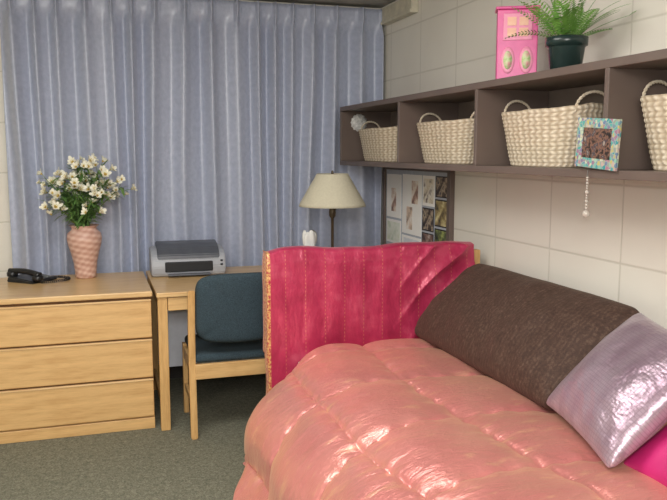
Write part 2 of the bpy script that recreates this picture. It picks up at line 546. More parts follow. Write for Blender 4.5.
# ---------------------------------------------------------------- printer
M['pr1'] = simple('printer_light_grey', (170, 174, 181), (160, 164, 172), rough=.4)
M['pr2'] = simple('printer_dark_grey', (88, 92, 100), (78, 82, 91), rough=.35)
M['prd'] = simple('printer_slot_dark', (26, 28, 32), rough=.6)
M['paper'] = simple('white_paper', (240, 240, 236), (232, 232, 228), rough=.8)
def make_printer():
    r = root('printer', (.535, 4.66, .757), 'grey inkjet printer with dark curved lid on the desk corner', 'printer', rot=-.02)
    W = .216
    def extr(name, prof, w, mat, par, bev=.006, seg=3):
        bm = bmesh.new()
        A = [bm.verts.new((-w, y, z)) for y, z in prof]; B = [bm.verts.new((w, y, z)) for y, z in prof]
        n = len(prof)
        bm.faces.new(A); bm.faces.new(B[::-1])
        for i in range(n): bm.faces.new((A[i], B[i], B[(i + 1) % n], A[(i + 1) % n])[::-1])
        bmesh.ops.recalc_face_normals(bm, faces=bm.faces[:])
        if bev: bmesh.ops.bevel(bm, geom=bm.edges[:], offset=bev, segments=seg, affect='EDGES')
        me = bpy.data.meshes.new(name); bm.to_mesh(me); bm.free()
        return new_obj(name, me, mat, par)
    prof = [(-.13, 0), (-.15, .015), (-.158, .06), (-.152, .10), (-.135, .128), (-.09, .152), (-.03, .164), (.05, .166), (.12, .150), (.14, .02), (.13, 0)]
    extr('body', prof, W, M['pr1'], r, .006)
    extr('lid', [(-.153, .104), (-.146, .130), (-.10, .166), (-.04, .188), (.03, .196), (.09, .188), (.12, .160), (.12, .140), (-.03, .150), (-.11, .130), (-.145, .100)], .182, M['pr2'], r, .006)
    box('output_slot', (-.140, -.163, .030), (.140, -.148, .090), M['prd'], r, .006)
    box('output_tray', (-.125, -.190, .010), (.125, -.150, .020), M['pr2'], r, .004)
    boxes('button', [((.185, -.158, .085), (.200, -.148, .095)), ((.185, -.162, .062), (.200, -.150, .072))], M['prd'], r, .002)
make_printer()

# ---------------------------------------------------------------- desk lamp
M['shade'] = simple('cream_lampshade', (218, 212, 188), (210, 204, 180), rough=.85, scale=80, bump=.1)
M['brass'] = simple('dark_bronze', (112, 98, 80), (88, 76, 62), rough=.35, metal=.7)
def make_lamp():
    r = root('table_lamp', (1.395, 4.42, .757), 'slim bronze table lamp with cream cone shade on the desk', 'lamp')
    lathe('base', [(.001, 0), (.085, 0), (.088, .008), (.080, .016), (.03, .024), (.012, .03), (.001, .03)], M['brass'], r)
    lathe('pole', [(.011, .028), (.009, .06), (.009, .33), (.020, .345), (.022, .37), (.016, .40), (.008, .42), (.006, .60), (.009, .605), (.006, .62), (.001, .622)], M['brass'], r, 20)
    sh = lathe('shade', [(.205, .405), (.198, .425), (.098, .598), (.094, .603), (.091, .600), (.190, .43), (.203, .405)], M['shade'], r, 64)
    lathe('switch', [(.001, .38), (.005, .38), (.005, .40), (.001, .40)], M['brass'], r, 10).location = (.02, 0, 0)
    V = []; F = []
    for k in range(3):
        a = k * 2 * pi / 3
        v_, f_ = tube_geo([(0, 0, .600), (.093 * math.cos(a), .093 * math.sin(a), .598)], .002, 6)
        o = len(V); V += v_; F += [tuple(i + o for i in q) for q in f_]
    mesh('shade_ring', V, F, M['brass'], r)
make_lamp()

# ---------------------------------------------------------------- tissue box
M['tbox'] = simple('printed_tissue_card', (222, 224, 226), (120, 150, 190), rough=.6, scale=28)
r = root('tissue_box', (1.225, 4.33, .757), 'small printed cube tissue box with a white tissue', 'tissue box', rot=.2)
box('carton', (-.062, -.062, 0), (.062, .062, .168), M['tbox'], r, .003)
V = []; F = []
n = 22
for j in range(8):
    tt = j / 7
    for i in range(n):
        a = 2 * pi * i / n
        rr = (.034 + .030 * tt) * (1 + .35 * tt * math.sin(5 * a + 2 * tt)) * (1 - .5 * tt * tt)
        V.append((rr * math.cos(a), rr * .5 * math.sin(a), .165 + .095 * tt + .014 * tt * math.sin(3 * a)))
for j in range(7):
    for i in range(n):
        k = (i + 1) % n; F.append((j * n + i, j * n + k, (j + 1) * n + k, (j + 1) * n + i))
F.append(tuple(7 * n + i for i in range(n)))
mesh('tissue', V, F, M['paper'], r, True)

# ---------------------------------------------------------------- wall shelf
XS = 1.56
ZB, ZT = 1.405, 1.78
YN, YFAR = 1.21, 4.78
def make_shelf():
    r = root('wall_shelf', ((XS + XW) / 2, (YN + YFAR) / 2, ZB), 'long taupe open-compartment shelf mounted on the block wall', 'shelf')
    c = Vector(r.location)
    def b(name, lo, hi, m): return box(name, [lo[i] - c[i] for i in range(3)], [hi[i] - c[i] for i in range(3)], m, r, .002)
    b('top_panel', (XS, YN, ZT - .028), (XW, YFAR, ZT), M['taupe'])
    b('bottom_panel', (XS, YN, ZB), (XW, YFAR, ZB + .028), M['taupe'])
    b('back_panel', (XW - .012, YN + .02, ZB + .028), (XW, YFAR - .02, ZT - .028), M['taupeb'])
    for y in (2.07, 2.93, 3.786): b('divider', (XS, y - .011, ZB + .028), (XW - .012, y + .011, ZT - .028), M['taupe'])
    for y in (YN, YFAR - .02): b('side_panel', (XS, y, ZB + .028), (XW, y + .02, ZT - .028), M['taupe'])
make_shelf()
ZSH = ZB + .028

# ---------------------------------------------------------------- baskets
t = NT('woven_straw')
v = t.coord()
f = t.noise(v, 60, 3); g = t.noise(v, 7, 2)
att = t.n('ShaderNodeAttribute', attribute_name='weave')
body = t.ramp(f, [(0.3, (206, 192, 166)), (0.7, (236, 226, 206))])
t.base(t.mix(att.outputs['Fac'], (152, 132, 106), body))  # shade in the crevices between strands painted into the straw colour
t.set(Roughness=.85); t.bump(f, .3, .003); M['straw'] = t.m

def basket_meshes(seed):
    random.seed(seed)
    n = 264; H = .205
    rows = 96
    V = []; F = []; A = []
    def rad(z, a, inner):
        tz = z / H
        r0 = .76 + .24 * tz ** .9
        rh = .0145
        row = math.floor(z / rh)
        rowp = (z / rh) % 1.0
        # diagonal strands in a chevron: slant alternates row by row
        sl = 1 if row % 2 else -1
        col = math.sin(a * 40 + sl * 2.4 * (rowp - .5) + .8 * noise.noise(Vector((a * 4, row, 0))))
        wv = math.sin(pi * rowp) ** .5 * (.62 + .38 * col)
        return r0, wv
    prof = []
    for j in range(rows + 1): prof.append((j / rows * H, 0))
    for j in range(10): prof.append((H - j / 9 * (H - .012), 1))
    for (z, inn) in prof:
        for i in range(n):
            a = 2 * pi * i / n
            r0, wv = rad(z, a, inn)
            ca, sa = math.cos(a), math.sin(a)
            q = (abs(ca) ** 2.8 + abs(sa) ** 2.8) ** (-1 / 2.8)
            rr = r0 * q
            off = (.0045 * wv) if not inn else -.012
            off += .003 * noise.noise(Vector((a * 3, z * 12, 0)))
            if z > H - .002: off += .002 * math.sin(a * 36)
            x = rr * ca * .130 + off * ca; y = rr * sa * .258 + off * sa
            zz = z + (.012 * (abs(sa) ** 6) * (z / H)) + .003 * noise.noise(Vector((ca * 3, sa * 3, 4))) * z / H
            V.append((x, y, zz)); A.append(.1 + .9 * wv if not inn else .5)
    L = len(prof)
    for j in range(L - 1):
        for i in range(n):
            k = (i + 1) % n; F.append((j * n + i, j * n + k, (j + 1) * n + k, (j + 1) * n + i))
    F.append(tuple(reversed(range(n)))); F.append(tuple((L - 1) * n + i for i in range(n)))
    me = bpy.data.meshes.new('body'); me.from_pydata(V, [], F)
    at = me.attributes.new('weave', 'FLOAT', 'POINT')
    for i, a_ in enumerate(A): at.data[i].value = a_
    me.materials.append(M['straw'])
    for p in me.polygons: p.use_smooth = True
    me.update()
    HV = []; HF = []
    for s in (0, pi):
        pts = []
        for q in range(61):
            tt = q / 60; a = pi * tt
            cx = .070 * math.cos(a); cz = .070 * max(0, math.sin(a)) ** .9 - .015
            tw = tt * 2 * pi * 8 + s
            pts.append((cx + .0028 * math.cos(tw) * math.cos(a), .0028 * math.sin(tw), cz + .0028 * math.cos(tw) * math.sin(a)))
        v_, f_ = tube_geo(pts, .0036, 7)
        o = len(HV); HV += v_; HF += [tuple(i + o for i in g_) for g_ in f_]
    hm = bpy.data.meshes.new('handle'); hm.from_pydata([tuple(q) for q in HV], [], HF)
    at = hm.attributes.new('weave', 'FLOAT', 'POINT')
    for i in range(len(HV)): at.data[i].value = .75
    hm.materials.append(M['straw'])
    for p in hm.polygons: p.use_smooth = True
    return me, hm
bm_, hm_ = basket_meshes(3)
def basket(y, label, scale=(1, 1, 1), rot=0.0, x=1.735, lean=.12):
    e = root('basket', (x, y, ZSH), label, 'basket', rot=rot, group='straw baskets in the wall shelf')
    b = bpy.data.objects.new('body', bm_); COL.objects.link(b); b.parent = e; b.scale = scale
    for s in (-1, 1):
        h = bpy.data.objects.new('handle', hm_); COL.objects.link(h); h.parent = e
        h.location = (0, s * .243 * scale[1], .204 * scale[2]); h.rotation_euler = (-s * lean, .06 * s, .1 * s)
basket(4.355, 'small cream woven straw basket with loop handles in shelf compartment', (1.0, 1.28, .96))
basket(3.460, 'cream woven straw basket with twisted loop handles in shelf compartment', (1.02, 1.14, 1.0), .02, lean=.2)
basket(2.625, 'large cream woven straw basket with loop handles behind the mosaic frame', (1, 1.08, 1.06), -.02)
basket(1.785, 'cream woven straw basket with a tall loop handle in near compartment', (1, 1.02, 1.10))

# lacy round disc on the far side panel
M['lace'] = simple('white_lacy_shell', (226, 226, 222), (170, 170, 168), rough=.5, scale=70, bump=.4)
def fan_r(r, z, a, j): return r * (1 + .05 * math.cos(a * 14))
o = lathe('shell_ornament', [(.001, .012), (.02, .012), (.04, .008), (.056, .002), (.056, 0), (.001, 0)], M['lace'], None, 84, fn=fan_r)
o.location = (1.685, YFAR - .021, 1.680); o.rotation_euler = (pi / 2, 0, 0)
tag(o, 'white lacy round shell ornament fixed to the shelf end panel', 'ornament')

# ---------------------------------------------------------------- mosaic frame + beads
t = NT('mosaic_glass')
v = t.coord()
vo_ = t.n('ShaderNodeTexVoronoi'); vo_.inputs['Scale'].default_value = 85; t.l(v, vo_.inputs['Vector'])
sp = t.n('ShaderNodeSeparateColor'); t.l(vo_.outputs['Color'], sp.inputs[0])
c = t.ramp(sp.outputs[0], [(0.0, (60, 140, 146)), (.25, (110, 176, 160)), (.45, (200, 200, 170)), (.6, (160, 110, 130)), (.8, (80, 130, 160)), (1, (190, 176, 100))])
vd = t.n('ShaderNodeTexVoronoi', feature='DISTANCE_TO_EDGE'); vd.inputs['Scale'].default_value = 85; t.l(v, vd.inputs['Vector'])
t.base(t.mix(t.math('GREATER_THAN', vd.outputs[0], .06), (150, 160, 156), c)); t.set(Roughness=.2)
t.bump(vd.outputs[0], .3, .004); M['mosaic'] = t.m

def picture_mat(name, cols, scale=30, sx=1, sz=1):
    t = NT(name)
    v = t.coord(scale=(sx, sx, sz))
    f = t.noise(v, scale, 4, .6)
    n = len(cols)
    t.base(t.ramp(f, [(.34 + .32 * i / (n - 1), c_) for i, c_ in enumerate(cols)])); t.set(Roughness=.45)
    return t.m
M['groupphoto'] = picture_mat('dark_group_photo', [(20, 18, 24), (50, 38, 36), (130, 96, 78), (34, 38, 56), (150, 140, 130)], 45)
r = root('picture_frame', (XS - .012, 2.092, ZSH + .004), 'small square turquoise mosaic picture frame hung on the shelf divider', 'picture frame', rot=math.radians(-88))
S, Hh = .100, .158
T = Matrix.Rotation(math.radians(4), 4, 'Y')
def tilt(o): o.matrix_local = T @ o.matrix_local; return o
fr = boxes('frame_border', [((-S, -.006, 0), (S, .006, .032)), ((-S, -.006, Hh - .030), (S, .006, Hh + .002)), ((-S, -.006, .03), (-S + .030, .006, Hh - .028)), ((S - .030, -.006, .03), (S, .006, Hh - .028))], M['mosaic'], r, .002)
tilt(fr)
ph = box('photo', (-S + .026, -.003, .030), (S - .026, .003, Hh - .028), M['groupphoto'], r, 0)
bpy.context.view_layer.update(); tilt(ph)
M['pearl'] = simple('pearl_bead', (196, 188, 178), (160, 150, 140), rough=.2)
M['cord'] = simple('silver_cord', (110, 106, 102), rough=.4)
rb = root('bead_string', (XS - .012, 2.13, ZB), 'string of pearl beads hanging from the mosaic frame', 'bead string')
tube('cord', [(0, 0, .030), (-.001, 0, 0), (0, 0, -.05), (0, 0, -.10)], .0016, M['cord'], rb, 6)
zz = .006
for rr in (.004, .004, .005, .004, .004, .007, .004, .004, .006, .005, .005, .013):
    zz -= rr * 1.05
    V = lathe('bead', [(rr * math.sin(pi * k / 8) + 1e-5, -rr * math.cos(pi * k / 8)) for k in range(9)], M['pearl'], rb, 14)
    V.location = (0, 0, zz); zz -= rr * 1.05

# ---------------------------------------------------------------- pink display box on the shelf
M['pink'] = simple('pink_lacquer', (220, 92, 152), (208, 80, 142), rough=.35)
M['pinkl'] = simple('pale_pink_panel', (234, 150, 180), (228, 138, 168), rough=.4)
M['peach'] = simple('peach_card', (240, 196, 168), (232, 176, 150), rough=.5, scale=40)
M['limepic'] = picture_mat('lime_print', [(160, 190, 110), (206, 214, 170), (226, 150, 160)], 35)
def make_pink():
    r = root('photo_cabinet', (1.72, 2.885, ZT), 'pink lacquered photo cabinet with small window and oval openings', 'photo frame', rot=math.radians(-27))
    w, d, H = .082, .045, .305
    box('body', (-w, -d, 0), (w, d, H - .012), M['pink'], r, .004)
    box('top_panel', (-w - .008, -d - .008, H - .012), (w + .008, d + .008, H), M['pink'], r, .004)
    box('window_frame', (-w + .024, -d - .004, .168), (w - .024, -d, .276), M['pinkl'], r, .002)
    for ix in (-1, 1):
        for iz in (-1, 1):
            cx = ix * .024; cz = .222 + iz * .022
            box('pane', (cx - .018, -d - .006, cz - .017), (cx + .018, -d - .004, cz + .017), M['peach'], r, 0)
    for sx in (-1, 1):
        prof = [(.001, .004), (.020, .004), (.025, .004), (.027, .002), (.027, 0), (.001, 0)]
        o = lathe('oval_frame', prof, M['pinkl'], r, 40, sx=1, sy=2.0); o.location = (sx * .037, -d, .088); o.rotation_euler = (pi / 2, 0, 0)
        o2 = lathe('oval_picture', [(.001, .0062), (.018, .0062), (.018, .003), (.001, .003)], M['limepic'], r, 40, sx=1, sy=2.1); o2.location = (sx * .037, -d, .088); o2.rotation_euler = (pi / 2, 0, 0)
make_pink()

# ---------------------------------------------------------------- potted fern
M['pot'] = simple('dark_green_pot', (34, 52, 50), (26, 42, 40), rough=.25)
M['soil'] = simple('soil', (50, 38, 28), rough=1, scale=80)
M['fern'] = simple('fern_green', (128, 174, 78), (78, 128, 50), rough=.55, scale=30)
def make_fern():
    random.seed(5)
    r = root('potted_fern', (1.735, 2.55, ZT), 'small green fern in a dark glazed pot on the shelf', 'potted plant')
    lathe('pot', [(.001, 0), (.052, 0), (.056, .004), (.068, .10), (.071, .105), (.078, .108), (.079, .138), (.074, .140), (.069, .136), (.066, .12), (.001, .12)], M['pot'], r)
    o = lathe('soil', [(.001, .126), (.03, .128), (.064, .122)], M['soil'], r, 24)
    for k in range(34):
        az = k * 2.399 + random.uniform(-.2, .2)
        el = random.uniform(.55, 1.45)
        L = random.uniform(.15, .25)
        d = Vector((math.cos(az) * math.cos(el), math.sin(az) * math.cos(el), math.sin(el)))
        p0 = Vector((math.cos(az) * .025, math.sin(az) * .025, .125))
        V = []; F = []
        N = 17; pts = []
        droop = random.uniform(.02, .09)
        for q in range(N + 1):
            tt = q / N
            p = p0 + d * L * tt + Vector((math.cos(az), math.sin(az), 0)) * .035 * tt * tt - Vector((0, 0, droop)) * tt ** 2.3
            p.x = min(p.x, XW - 1.735 - .02)
            pts.append(p)
        v_, f_ = tube_geo(pts, [.0013 * (1 - .6 * q / N) for q in range(N + 1)], 4); V += v_; F += f_
        roll = random.uniform(-.5, .5)
        for q in range(3, N + 1):
            tt = q / N
            p = pts[q]; dd = (pts[q] - pts[q - 1]).normalized()
            side = dd.cross(Vector((math.sin(az) * .5, -math.cos(az) * .5 * roll, 1))).normalized()
            Ll = .031 * math.sin(pi * min(1, .12 + tt * .86)) + .004
            for s in (-1, 1):
                tip = p + side * s * Ll + dd * Ll * .35
                if tip.x > XW - 1.735 - .008: tip.x = XW - 1.735 - .008
                mid = (p + tip) / 2
                o_ = len(V)
                V += [p, mid + dd * .0040 + Vector((0, 0, .001)), tip, mid - dd * .0040]
                F.append((o_, o_ + 1, o_ + 2, o_ + 3))
        mesh('frond', V, F, M['fern'], r, True)
make_fern()

# ---------------------------------------------------------------- bulletin board and papers
M['board'] = simple('pale_board', (186, 192, 202), (176, 182, 192), rough=.8, scale=50)
r = root('bulletin_board', (XW, 4.34, 1.14), 'pale pin board with dark wooden frame below the shelf', 'bulletin board')
def lb(name, lo, hi, m, par=r, bev=.002):
    c = Vector((XW, 4.34, 1.14)); return box(name, [lo[i] - c[i] for i in range(3)], [hi[i] - c[i] for i in range(3)], m, par, bev)
lb('panel', (XW - .014, 3.86, .86), (XW, 4.83, 1.38), M['board'], bev=0)
fb = []
c = Vector((XW, 4.34, 1.14))
for lo, hi in (((XW - .03, 3.825, .84), (XW, 3.865, 1.40)), ((XW - .03, 4.82, .84), (XW, 4.845, 1.40)), ((XW - .03, 3.865, .84), (XW, 4.82, .87)), ((XW - .03, 3.865, 1.375), (XW, 4.82, 1.40))):
    fb.append(([lo[i] - c[i] for i in range(3)], [hi[i] - c[i] for i in range(3)]))
boxes('frame_border', fb, M['taupe'], r, .002)
M['card'] = simple('white_card', (252, 251, 247), (250, 249, 244), rough=.7)
M['cardd'] = simple('dark_card', (50, 46, 48), (40, 36, 38), rough=.6)
SKIN = [(250, 248, 242), (240, 228, 212), (196, 160, 140), (120, 94, 88)]
DARK = [(24, 24, 30), (80, 66, 58), (190, 172, 146), (56, 56, 68)]
pics = [
    ('poster', 4.555, 4.805, 1.06, 1.345, 'card', [(.34, .66, .14, .68, SKIN, 11), ], 'white poster print with a small figure pinned to the board'),
    ('paper_note', 4.555, 4.805, .89, 1.045, 'card', [(.06, .94, .1, .9, [(222, 230, 208), (240, 244, 232), (210, 222, 200)], 12)], 'pale green paper note pinned to the board'),
    ('poster', 4.235, 4.535, .975, 1.35, 'card', [(.24, .54, .08, .46, [(110, 88, 82), (230, 208, 186), (248, 244, 236)], 11), (.50, .82, .52, .90, SKIN, 11)], 'tall white poster print with dark figures pinned up'),
    ('paper_note', 4.235, 4.535, .885, .962, 'card', [(.1, .9, .2, .8, [(240, 242, 244), (220, 226, 232), (246, 248, 248)], 12)], 'white paper note pinned to the board'),
    ('photo_print', 4.05, 4.222, 1.17, 1.35, 'card', [(.10, .90, .10, .90, [(90, 76, 70), (232, 222, 200), (244, 240, 228), (130, 112, 98)], 12)], 'light outdoor photo print pinned to the board'),
    ('photo_print', 3.875, 4.040, 1.23, 1.352, 'cardd', [(.05, .95, .05, .95, DARK, 17)], 'dark group photo print pinned near the board edge'),
    ('photo_print', 4.06, 4.222, 1.02, 1.158, 'cardd', [(.05, .95, .05, .95, DARK, 18)], 'dark portrait photo print pinned to the board'),
    ('photo_print', 3.875, 4.045, 1.06, 1.218, 'cardd', [(.05, .95, .05, .95, [(232, 222, 170), (160, 140, 90), (60, 54, 50)], 15)], 'yellowish photo print pinned to the board'),
    ('photo_print', 4.06, 4.222, .885, 1.008, 'cardd', [(.05, .95, .05, .95, [(210, 200, 190), (130, 100, 90), (50, 46, 50)], 17)], 'brown photo print pinned to the board'),
    ('photo_print', 3.875, 4.045, .885, 1.048, 'cardd', [(.05, .95, .05, .95, [(186, 196, 110), (90, 100, 60), (40, 40, 44)], 15)], 'green landscape photo print pinned to the board'),
]
k = 0
for (nm, y0, y1, z0, z1, cd_, inner, lab) in pics:
    o = box(nm, (XW - .0160, y0, z0), (XW - .0142, y1, z1), M[cd_], None, 0)
    tag(o, lab, 'poster' if nm == 'poster' else ('paper' if nm == 'paper_note' else 'photo'), group='prints pinned to the board')
    cy, cz = (y0 + y1) / 2, (z0 + z1) / 2
    for (u0, u1, v0, v1, cols, sc) in inner:
        k += 1
        box('picture', (-.0017, y1 - u1 * (y1 - y0) - cy, z0 + v0 * (z1 - z0) - cz), (-.0009, y1 - u0 * (y1 - y0) - cy, z0 + v1 * (z1 - z0) - cz), picture_mat('print_%d' % k, cols, sc), o, 0)

# ---------------------------------------------------------------- bed
M['matt'] = simple('mattress_ticking', (206, 204, 198), rough=.9)
def make_bed():
    r = root('bed', (1.34, 2.40, 0), 'twin oak bed with panel end board along the wall', 'bed')
    def lb(n, lo, hi, m, bev=.004, par=r):
        c = Vector((1.34, 2.40, 0)); return box(n, [lo[i] - c[i] for i in range(3)], [hi[i] - c[i] for i in range(3)], m, par, bev)
    lb('mattress', (.88, 1.45, .33), (1.83, 3.37, .525), M['matt'], .03)
    lb('side_rail', (.85, 1.42, .20), (.875, 3.40, .33), M['oak'])
    lb('side_rail', (1.835, 1.42, .20), (1.86, 3.40, .33), M['oak'])
    lb('slat_base', (.875, 1.45, .30), (1.835, 3.40, .325), M['oak'])
    for x in (.775, 1.815):
        lb('leg', (x, 3.405, 0), (x + .045, 3.45, 1.0), M['oakv'])
        lb('leg', (x + .02, 1.36, 0), (x + .065, 1.405, .50), M['oakv'])
    lb('end_board', (.82, 3.412, .42), (1.815, 3.443, 1.005), M['oak'])
    lb('foot_board', (.84, 1.368, .2), (1.855, 1.398, .46), M['oak'])
make_bed()

# comforter ------------------------------------------------------
t = NT('salmon_satin')
v = t.coord('UV')
g = t.noise(v, 3.5, 3, .6)
wn = t.noise(t.coord('UV', (1, 1.5, 1)), 6, 3, .55)
crk = t.noise(t.coord('UV', (1, 2.4, 1)), 13, 4, .6)
cc = t.ramp(g, [(0.3, (206, 122, 122)), (0.55, (216, 136, 132)), (0.75, (224, 150, 140))])
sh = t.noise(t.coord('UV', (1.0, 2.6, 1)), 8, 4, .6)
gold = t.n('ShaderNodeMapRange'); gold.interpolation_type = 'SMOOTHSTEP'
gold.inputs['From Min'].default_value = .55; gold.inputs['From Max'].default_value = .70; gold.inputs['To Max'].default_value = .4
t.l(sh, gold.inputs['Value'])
t.base(t.mix(gold.outputs[0], cc, (240, 194, 150)))  # golden satin highlights painted into the base colour as streaks
t.set(Roughness=.30, Metallic=.38)
t.b.inputs['Specular IOR Level'].default_value = .8
t.b.inputs['Specular Tint'].default_value = lin((255, 240, 200))
t.b.inputs['Coat Weight'].default_value = .30
t.b.inputs['Coat Roughness'].default_value = .30
t.b.inputs['Sheen Weight'].default_value = .3
t.b.inputs['Sheen Tint'].default_value = lin((255, 220, 175))
ridge = t.math('POWER', t.math('SUBTRACT', 1.0, t.math('MULTIPLY', t.math('ABSOLUTE', t.math('SUBTRACT', crk, .5)), 4.0)), 3.0)
hsum = t.math('ADD', t.math('MULTIPLY', wn, 1.0), t.math('MULTIPLY', ridge, .10))
t.bump(hsum, .42, .03); M['satin'] = t.m

def make_comforter():
    nw, ny = 260, 300
    ya, yb = 3.345, 1.375
    V = []; F = []; U = []
    for j in range(ny + 1):
        y = ya + (yb - ya) * j / ny
        fl = 1 - sstep(2.72, 2.98, y + .05 * noise.noise(Vector((y * 5, 0, 0))))
        far = sstep(2.95, 3.345, y)
        pull = .20 * far ** 1.6
        P = [(1.868, .55), (1.60, .56), (1.30, .568), (1.06, .57), (.90 + pull * .4, .556), (.77 + pull * .7, .508), (.685 + pull, .437), (.626 + pull, .355), (.602 + pull, .27)]
        P.append((.598 + pull - .04 * fl, .24 - .06 * fl)); P.append((.602 + pull - .11 * fl, .22 - .11 * fl))
        pts = [catmull(P, q / nw) for q in range(nw + 1)]
        s = 0
        for i in range(nw + 1):
            x, z = pts[i]
            if i: s += math.hypot(pts[i][0] - pts[i - 1][0], pts[i][1] - pts[i - 1][1])
            i0, i1 = max(i - 1, 0), min(i + 1, nw)
            tx, tz = pts[i1][0] - pts[i0][0], pts[i1][1] - pts[i0][1]
            L = math.hypot(tx, tz) or 1
            nx_, nz_ = tz / L, -tx / L
            wob = .04 * noise.noise(Vector((s * 1.6, y * 1.6, 4)))
            a = (s + wob + .06 + .06 * math.sin(y * 1.8)) / .36; b = (3.345 - y + .16 + .12 * math.sin(s * 2.2) + .04 * noise.noise(Vector((s * 2, y * 2, 8)))) / .46
            qa = abs(math.sin(pi * a)); qb = abs(math.sin(pi * b))
            puff = .040 * (qa ** .36) * (qb ** .28) + .004
            puff += .009 * noise.noise(Vector((s * 2.6, y * 2.6, 1)))
            puck = (1 - qa) ** 3 * .0045 * math.sin(y * 62 + 5 * noise.noise(Vector((y * 6, s * 3, 2)))) + (1 - qb) ** 3 * .004 * math.sin(s * 62 + 4 * noise.noise(Vector((y * 6, s * 3, 7))))
            wr = .005 * noise.noise(Vector((s * 5, y * 9, 6)))
            h = .010 + puff + puck + wr
            endf = sstep(0, .10, ya - y)
            endn = sstep(0, .08, y - yb)
            h *= (.35 + .65 * endf)
            z2 = z - .05 * (1 - endf) - .05 * (1 - endn)
            hang = max(0, min(1, (.5 - z) / .25))
            ripple = hang * (.016 * math.sin(y * 13 + 1.3) + .012 * noise.noise(Vector((y * 4, 0, 11))))
            wallc = sstep(0, .12, 1.88 - x)
            X = x + nx_ * h * (.3 + .7 * wallc) - ripple * .8
            X = min(X, 1.895)
            V.append((X, y + .008 * noise.noise(Vector((s * 4, y * 4, 21))) * endf, max(.03, z2 + nz_ * h * (.5 + .5 * wallc))))
            U.append((s, y))
    n = nw + 1
    for j in range(ny):
        for i in range(nw):
            a = j * n + i
            F.append((a, a + n, a + n + 1, a + 1))
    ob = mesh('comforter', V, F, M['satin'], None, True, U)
    m = ob.modifiers.new('thick', 'SOLIDIFY'); m.thickness = .012; m.offset = -1
    bm = bmesh.new(); bm.from_mesh(ob.data); bmesh.ops.recalc_face_normals(bm, faces=bm.faces[:])
    if sum(f.normal.z for f in bm.faces) < 0: bmesh.ops.reverse_faces(bm, faces=bm.faces[:])
    bm.to_mesh(ob.data); bm.free()
    tag(ob, 'puffy quilted salmon-pink satin comforter spread over the bed', 'comforter')
make_comforter()

# magenta throw on the end board ---------------------------------
t = NT('magenta_sari_silk')
v = t.coord('UV')
s = t.sep(v)
du = t.math('PINGPONG', t.math('ADD', s[0], .02), .048)
stripe = t.math('LESS_THAN', du, .0018)
dots = t.math('GREATER_THAN', t.math('SINE', t.math('MULTIPLY', s[1], 330)), .1)
mask = t.math('MULTIPLY', t.math('MULTIPLY', stripe, dots), .5)
g = t.noise(v, 6, 4, .6)
basec = t.ramp(g, [(0.3, (154, 32, 68)), (0.55, (180, 48, 86)), (0.75, (200, 84, 110))])  # silky sheen painted in as lighter patches of the base colour
band = t.math('LESS_THAN', s[0], .100)
bn = t.noise(v, 90, 2)
bandc = t.ramp(bn, [(0.40, (170, 60, 70)), (0.5, (200, 150, 90)), (0.65, (222, 186, 124))])
c1 = t.mix(mask, basec, (216, 150, 104))
t.base(t.mix(band, c1, bandc))
t.set(Roughness=.30, Metallic=.12); t.b.inputs['Sheen Weight'].default_value = .3; t.b.inputs['Sheen Tint'].default_value = lin((255, 180, 190))
t.b.inputs['Specular Tint'].default_value = lin((255, 215, 215)); t.b.inputs['Specular IOR Level'].default_value = .9
t.bump(t.noise(t.coord('UV', (2.4, 1, 1)), 10, 3, .5), .2, .025); M['sari'] = t.m
def make_throw():
    nu, nv = 260, 140
    Ltot = 1.145
    V = []; F = []; U = []
    def fold(x, z):
        k = sstep(1.34, 1.70, x)
        d = (x * .74 + (1.04 - z) * .67)
        ph = d * 58 + 2.5 * noise.noise(Vector((x * 3, z * 3, 0)))
        a = .014 * (1 - abs(math.sin(ph / 2))) ** 1.5 * k * 2
        a += .0025 * math.sin(x * 48 + 3 * noise.noise(Vector((x * 2, z * 3, 3)))) * (1 - .8 * k)
        a += .008 * noise.noise(Vector((x * 4, z * 2.5, 5)))
        return a
    zb = .34
    for j in range(nv + 1):
        q = j / nv
        for i in range(nu + 1):
            u = Ltot * i / nu
            wrap = max(0, .085 - u)
            x = .752 + max(0, u - .085)
            topz = 1.034 + .006 * math.sin(x * 9) - .014 * sstep(.85, .76, x) + .008 * noise.noise(Vector((x * 6, 0, 2)))
            if q < .60:
                z = zb + (topz - zb) * (q / .60); side = 0
            elif q < .66:
                z = topz; side = (q - .60) / .06
            else:
                z = topz - (topz - .55) * ((q - .66) / .34); side = 1
            fo = fold(x, z)
            if side == 0: y = 3.383 - max(-.004, fo) * .9 - .006
            elif side == 1: y = 3.476 + abs(fo)
            else:
                y = 3.383 + side * .093; z += .010 * math.sin(pi * side)
            if side == 0:
                cap = sstep(.55, .60, q); y += .010 * cap
            if wrap > 0:
                if side < .5: y = y + min(wrap, .045)
                else: y = y - min(wrap, .045)
                x = .752 - .004 * math.sin(wrap / .085 * pi) + .010 * noise.noise(Vector((0, z * 6, 1)))
            V.append((x, y, z)); U.append((u + .12 * sstep(1.4, 1.85, x) * (z - .7), z if side < 1 else 2.1 - z))
    n = nu + 1
    for j in range(nv):
        for i in range(nu):
            a = j * n + i; F.append((a, a + 1, a + n + 1, a + n))
    ob = mesh('throw_blanket', V, F, M['sari'], None, True, U)
    m = ob.modifiers.new('thick', 'SOLIDIFY'); m.thickness = .002
    tag(ob, 'raspberry silk throw with gold dotted stripes draped over the bed end', 'blanket')
make_throw()

